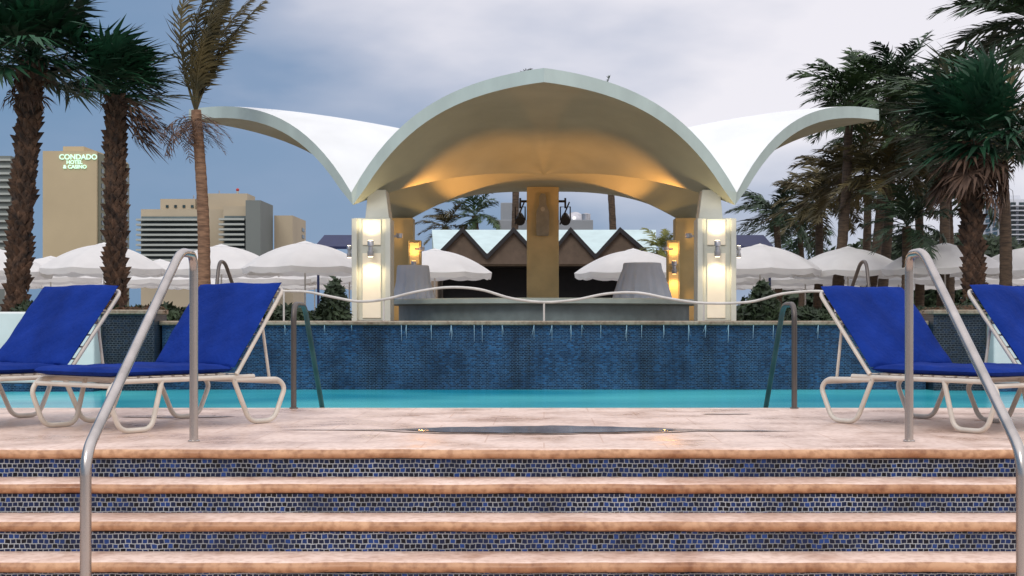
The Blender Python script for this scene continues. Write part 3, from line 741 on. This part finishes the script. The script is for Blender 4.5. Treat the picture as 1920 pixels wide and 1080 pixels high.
def fanpalm(label,base,top,tr,CR,nleaf,wind,seed,mt='leafg',ndead=10,dlen=1.0,dead_az=(0,6.28),minel=-.3):
    rnd=random.Random(seed); t=thing('fan_palm',label,'tree',base,'fan palms')
    b=Vector(base); tp=Vector(top); ax=(tp-b); H=ax.length; mb=MB()
    n=24; mb.tube([b.lerp(tp,i/n) for i in range(n+1)],[tr*(.85+.08*math.sin(i*1.3)) for i in range(n+1)],14)
    rows=int(H/.062)
    for i in range(rows):
        c=b.lerp(tp,(i+.3)/rows)
        for k in range(6):
            az=k*2*math.pi/6+i*.61+rnd.uniform(-.15,.15); dr=Vector((math.cos(az),math.sin(az),0)); sd=Vector((-dr.y,dr.x,0))
            w=tr*.32; o=c+dr*tr*.8; L=rnd.uniform(.03,.13); tip=o+dr*L*.8+Vector((0,0,L*.6))
            mb.add([o-sd*w,o+sd*w,o+Vector((0,0,.07)),o-Vector((0,0,.05))+dr*.02,tip+sd*w*.3,tip-sd*w*.3],[(3,1,4,5),(0,3,5),(5,4,2),(1,2,4),(0,5,2)])
    part(t,'trunk',mb,M['bark'])
    def fan(mb,p,az,el,pl,bl,ns,droopf):
        d=Vector((math.cos(az)*math.cos(el),math.sin(az)*math.cos(el),math.sin(el)))
        d2=(d+Vector((wind[0],wind[1],-droopf))*.35).normalized(); h=p+d*pl*.5+d2*pl*.5
        mb.tube([p,p+d*pl*.5,h],[.014,.011,.008],4)
        sd=d2.cross(Vector((0,0,1))); sd=sd.normalized() if sd.length>.05 else Vector((1,0,0)); up=sd.cross(d2)
        for k in range(ns):
            a_=(-1+2*k/(ns-1))*1.75+rnd.uniform(-.08,.08)
            e=(d2*math.cos(a_)+sd*math.sin(a_)+up*rnd.uniform(-.1,.2)).normalized()
            ll=bl*(1-.25*abs(a_)/1.75)*rnd.uniform(.65,1.15); w=e.cross(up).normalized()*ll*.055
            m1=h+e*ll*.5; e2=(e+Vector((wind[0]*1.3,wind[1],-droopf))*.85*rnd.uniform(.4,1.4)).normalized(); m2=m1+e2*ll*.5
            mb.add([h,m1-w,m1+w,m2],[(0,1,2),(2,1,3)])
    mb=MB()
    for i in range(nleaf):
        f=(i+.5)/nleaf; az=i*2.39996+rnd.uniform(-.3,.3); el=1.45-(1.45-minel)*f+rnd.uniform(-.2,.2)
        fan(mb,tp+Vector((0,0,rnd.uniform(-.08,.12))),az,el,CR*rnd.uniform(.25,.6),CR*rnd.uniform(.45,.7),22,rnd.uniform(.2,.9))
    part(t,'crown',mb,M[mt])
    mb=MB()
    for i in range(ndead):
        fan(mb,tp-Vector((0,0,rnd.uniform(.0,.25))),rnd.uniform(*dead_az),rnd.uniform(-1.0,-.1),CR*rnd.uniform(.25,.45)*dlen,CR*.36*dlen,14,1.3)
    part(t,'dead_fronds',mb,M['dead'])
fanpalm('shaggy fan palm with thick scaly trunk in a planter',(-6.32,17,.6),(-6.12,17,3.72),.125,1.1,66,(.35,0),11,ndead=10,dlen=.7)
fanpalm('shaggy fan palm with drooping windblown crown in planter',(-5.12,17,.6),(-5.12,17,3.3),.11,.92,52,(.8,0),12,ndead=16,dlen=1.2,dead_az=(-.9,.9),minel=.0)
fanpalm('dark fan palm with dry brown fronds in planter',(5.15,17,.6),(5.1,17,2.75),.115,1.1,60,(-.5,0),13,ndead=34,dlen=1.1)
coco('coconut_palm','tall coconut palm with windblown upright fronds',(-6.75,28,-.4),(-6.85,28,4.75),2.9,12,(.8,.1),24,.125,'leafo',1.5,dead=30,nl=60,elmin=1.25,bark='cocobark',dr=(.0,.25),leafl=.19,thick=.6)
def cp(px,py,bpx,d,L,nf,seed,lm='leafd',lab='dark coconut palm with windblown fronds behind the umbrellas',tr=.15,wind=(-.6,0),**k):
    x=(px-1020)*d/2667; z=.62+(600-py)*d/2667; coco('coconut_palm',lab,((bpx-1020)*d/2667,d,-.4),(x,d,z),L,nf,wind,seed,tr,lm,leafl=.34,thick=1.45,nl=32,**k)
cp(1592,190,1552,40,1.9,28,31,'leaf',tr=.15,dead=10)
cp(1672,158,1640,42,2.2,30,32,dead=8)
cp(1765,215,1760,38,2.2,30,33,'leaf')
cp(1580,335,1560,44,2.0,28,34,'leafo',dead=14)
cp(1655,335,1610,40,2.0,28,35,'leafo')
cp(1700,425,1690,36.4,1.5,20,36)
cp(1945,50,1955,26,2.3,28,37)
cp(1875,255,1880,34,1.9,26,38,'leafo',dead=16)
cp(1535,385,1525,48,2.0,26,39,'leafo')
cp(1775,345,1775,44,2.2,28,41,dead=18)
cp(1715,280,1720,46,2.2,28,47,'leafo')
cp(1625,255,1610,50,2.2,26,48,'leaf')
cp(1455,400,1455,56,2.2,22,50)
cp(1500,440,1500,62,2.4,22,51)
cp(890,405,895,56,1.5,16,42,'leaf')
cp(835,425,815,56,1.4,14,43,'leafo')
cp(1238,470,1240,40.5,.95,16,44,'leafy',lab='small palm with yellow light put into its leaf colour')
cp(963,158,950,60,1.0,8,45)
cp(1128,176,1150,60,1.0,8,46)

def clump(name,c,rx,ry,rz,n,m_,label,cat,leaf=.06,seed=1,grp=None,stuff=False,und=.25):
    rnd=random.Random(seed); mb=MB(); c=Vector(c)
    for i in range(n):
        v=Vector((rnd.gauss(0,1),rnd.gauss(0,1),rnd.gauss(0,1))).normalized()*rnd.uniform(.45,1)**.5
        v=Vector((v.x*rx,v.y*ry,abs(v.z)*rz*(1+und*math.sin(v.x*3+seed)+und*.6*math.sin(v.x*1.3))))
        p=c+v; a_=Vector((rnd.gauss(0,1),rnd.gauss(0,1),rnd.gauss(0,1))).normalized(); b_=a_.orthogonal().normalized(); l=leaf*rnd.uniform(.6,1.4)
        mb.add([p-a_*l,p+b_*l*.4,p+a_*l,p-b_*l*.4],[(0,1,2,3)])
    if stuff:
        o=mkobj(name,mb,m_); o['kind']='stuff'; o['label']=label; return o
    return solo(name,mb,m_,label,cat,tuple(c),group=grp)
clump('shrub',(-2.98,20,.6),.26,.26,.5,900,M['hedge'],'small dark leafy shrub on the terrace','shrub',seed=1,grp='terrace shrubs')
clump('shrub',(3.08,20,.6),.28,.26,.48,900,M['hedge'],'small dark leafy shrub on the terrace','shrub',seed=2,grp='terrace shrubs')
for i,(x,y) in enumerate([(-5.6,16),(-4.6,16.3),(4.7,16.2),(5.8,16),(-7,16.5),(-3.9,22),(4.2,22)]):
    clump('shrub',(x,y,.58),.45,.35,.24,1100,M['hedge'],'low dark leafy planter shrub','shrub',seed=10+i,grp='planter shrubs')
for sx in (-1,1):
    clump('flower_bed',(sx*4.12,14.45,.70),.3,.2,.07,700,M['flower'],'low dark flowering ground cover','',leaf=.018,seed=5,stuff=True)
    clump('hedge',(sx*9.5,34.6,.55),5.6,.5,.34,8000,M['hedge'],'long low dark clipped hedge','hedge',leaf=.08,seed=8,grp='terrace hedges',und=.12)
clump('far_tree_line',(22,75,-1),13,4,6.0,28000,M['hedge'],'far dark tree belt','',leaf=.3,seed=9,stuff=True,und=.08)

# ---------------------------------------------------------------- world, sun, camera
w=bpy.data.worlds.new('World'); scene.world=w; w.use_nodes=True; nt=w.node_tree; N=nt.nodes; L=nt.links
bg=N['Background']
tc=N.new('ShaderNodeTexCoord'); sp=N.new('ShaderNodeSeparateXYZ'); L.new(tc.outputs['Generated'],sp.inputs[0])
mp=N.new('ShaderNodeMapping'); mp.inputs['Scale'].default_value=(1,1,2.6); mp.inputs['Rotation'].default_value=(0,R(-18),0); L.new(tc.outputs['Generated'],mp.inputs[0])
n=N.new('ShaderNodeTexNoise'); n.inputs['Scale'].default_value=3.6; n.inputs['Detail'].default_value=5; n.inputs['Roughness'].default_value=.48; L.new(mp.outputs[0],n.inputs['Vector'])
def mth(op,a_,b_):
    q=N.new('ShaderNodeMath'); q.operation=op
    for i,v in enumerate((a_,b_)):
        if isinstance(v,(int,float)): q.inputs[i].default_value=v
        else: L.new(v,q.inputs[i])
    return q.outputs[0]
f=mth('ADD',mth('MULTIPLY',sp.outputs['X'],1.2),mth('MULTIPLY',sp.outputs['Z'],2.3))
f=mth('ADD',f,mth('MULTIPLY',mth('SUBTRACT',n.outputs['Fac'],.5),1.45)); f=mth('ADD',f,.24)
rp=N.new('ShaderNodeValToRGB'); L.new(f,rp.inputs[0]); e=rp.color_ramp.elements
e[0].position=.0; e[0].color=(.15,.26,.42,1); e[1].position=.92; e[1].color=(.84,.81,.86,1)
k=e.new(.33); k.color=(.22,.31,.47,1); k=e.new(.6); k.color=(.46,.50,.62,1)
sky=N.new('ShaderNodeTexSky'); sky.sky_type='NISHITA'; sky.sun_disc=False; sky.sun_elevation=R(42); sky.sun_rotation=R(195)
hs=N.new('ShaderNodeMix'); hs.data_type='RGBA'; hs.blend_type='ADD'; hs.inputs[0].default_value=.008
L.new(rp.outputs[0],hs.inputs[6]); L.new(sky.outputs[0],hs.inputs[7]); L.new(hs.outputs[2],bg.inputs['Color'])
st_=mth('ADD',1.0,mth('MULTIPLY',mth('MAXIMUM',mth('SUBTRACT',sp.outputs['Z'],.35),0),1.0)); L.new(st_,bg.inputs['Strength'])
sl=bpy.data.lights.new('sun','SUN'); sl.energy=1.15; sl.angle=R(22); sl.color=(1,.95,.87); so=bpy.data.objects.new('sun',sl); COL.objects.link(so)
so.rotation_euler=(R(48),0,R(-15))
cam=bpy.data.cameras.new('camera'); cam.lens=50.0; cam.sensor_width=36; cam.shift_x=-60/1920; cam.shift_y=60/1920; cam.clip_end=3000
co=bpy.data.objects.new('camera',cam); COL.objects.link(co); co.location=(0,0,.62); co.rotation_euler=(R(90),0,0); scene.camera=co
scene.view_settings.view_transform='Standard'; scene.view_settings.look='None'; scene.view_settings.exposure=0
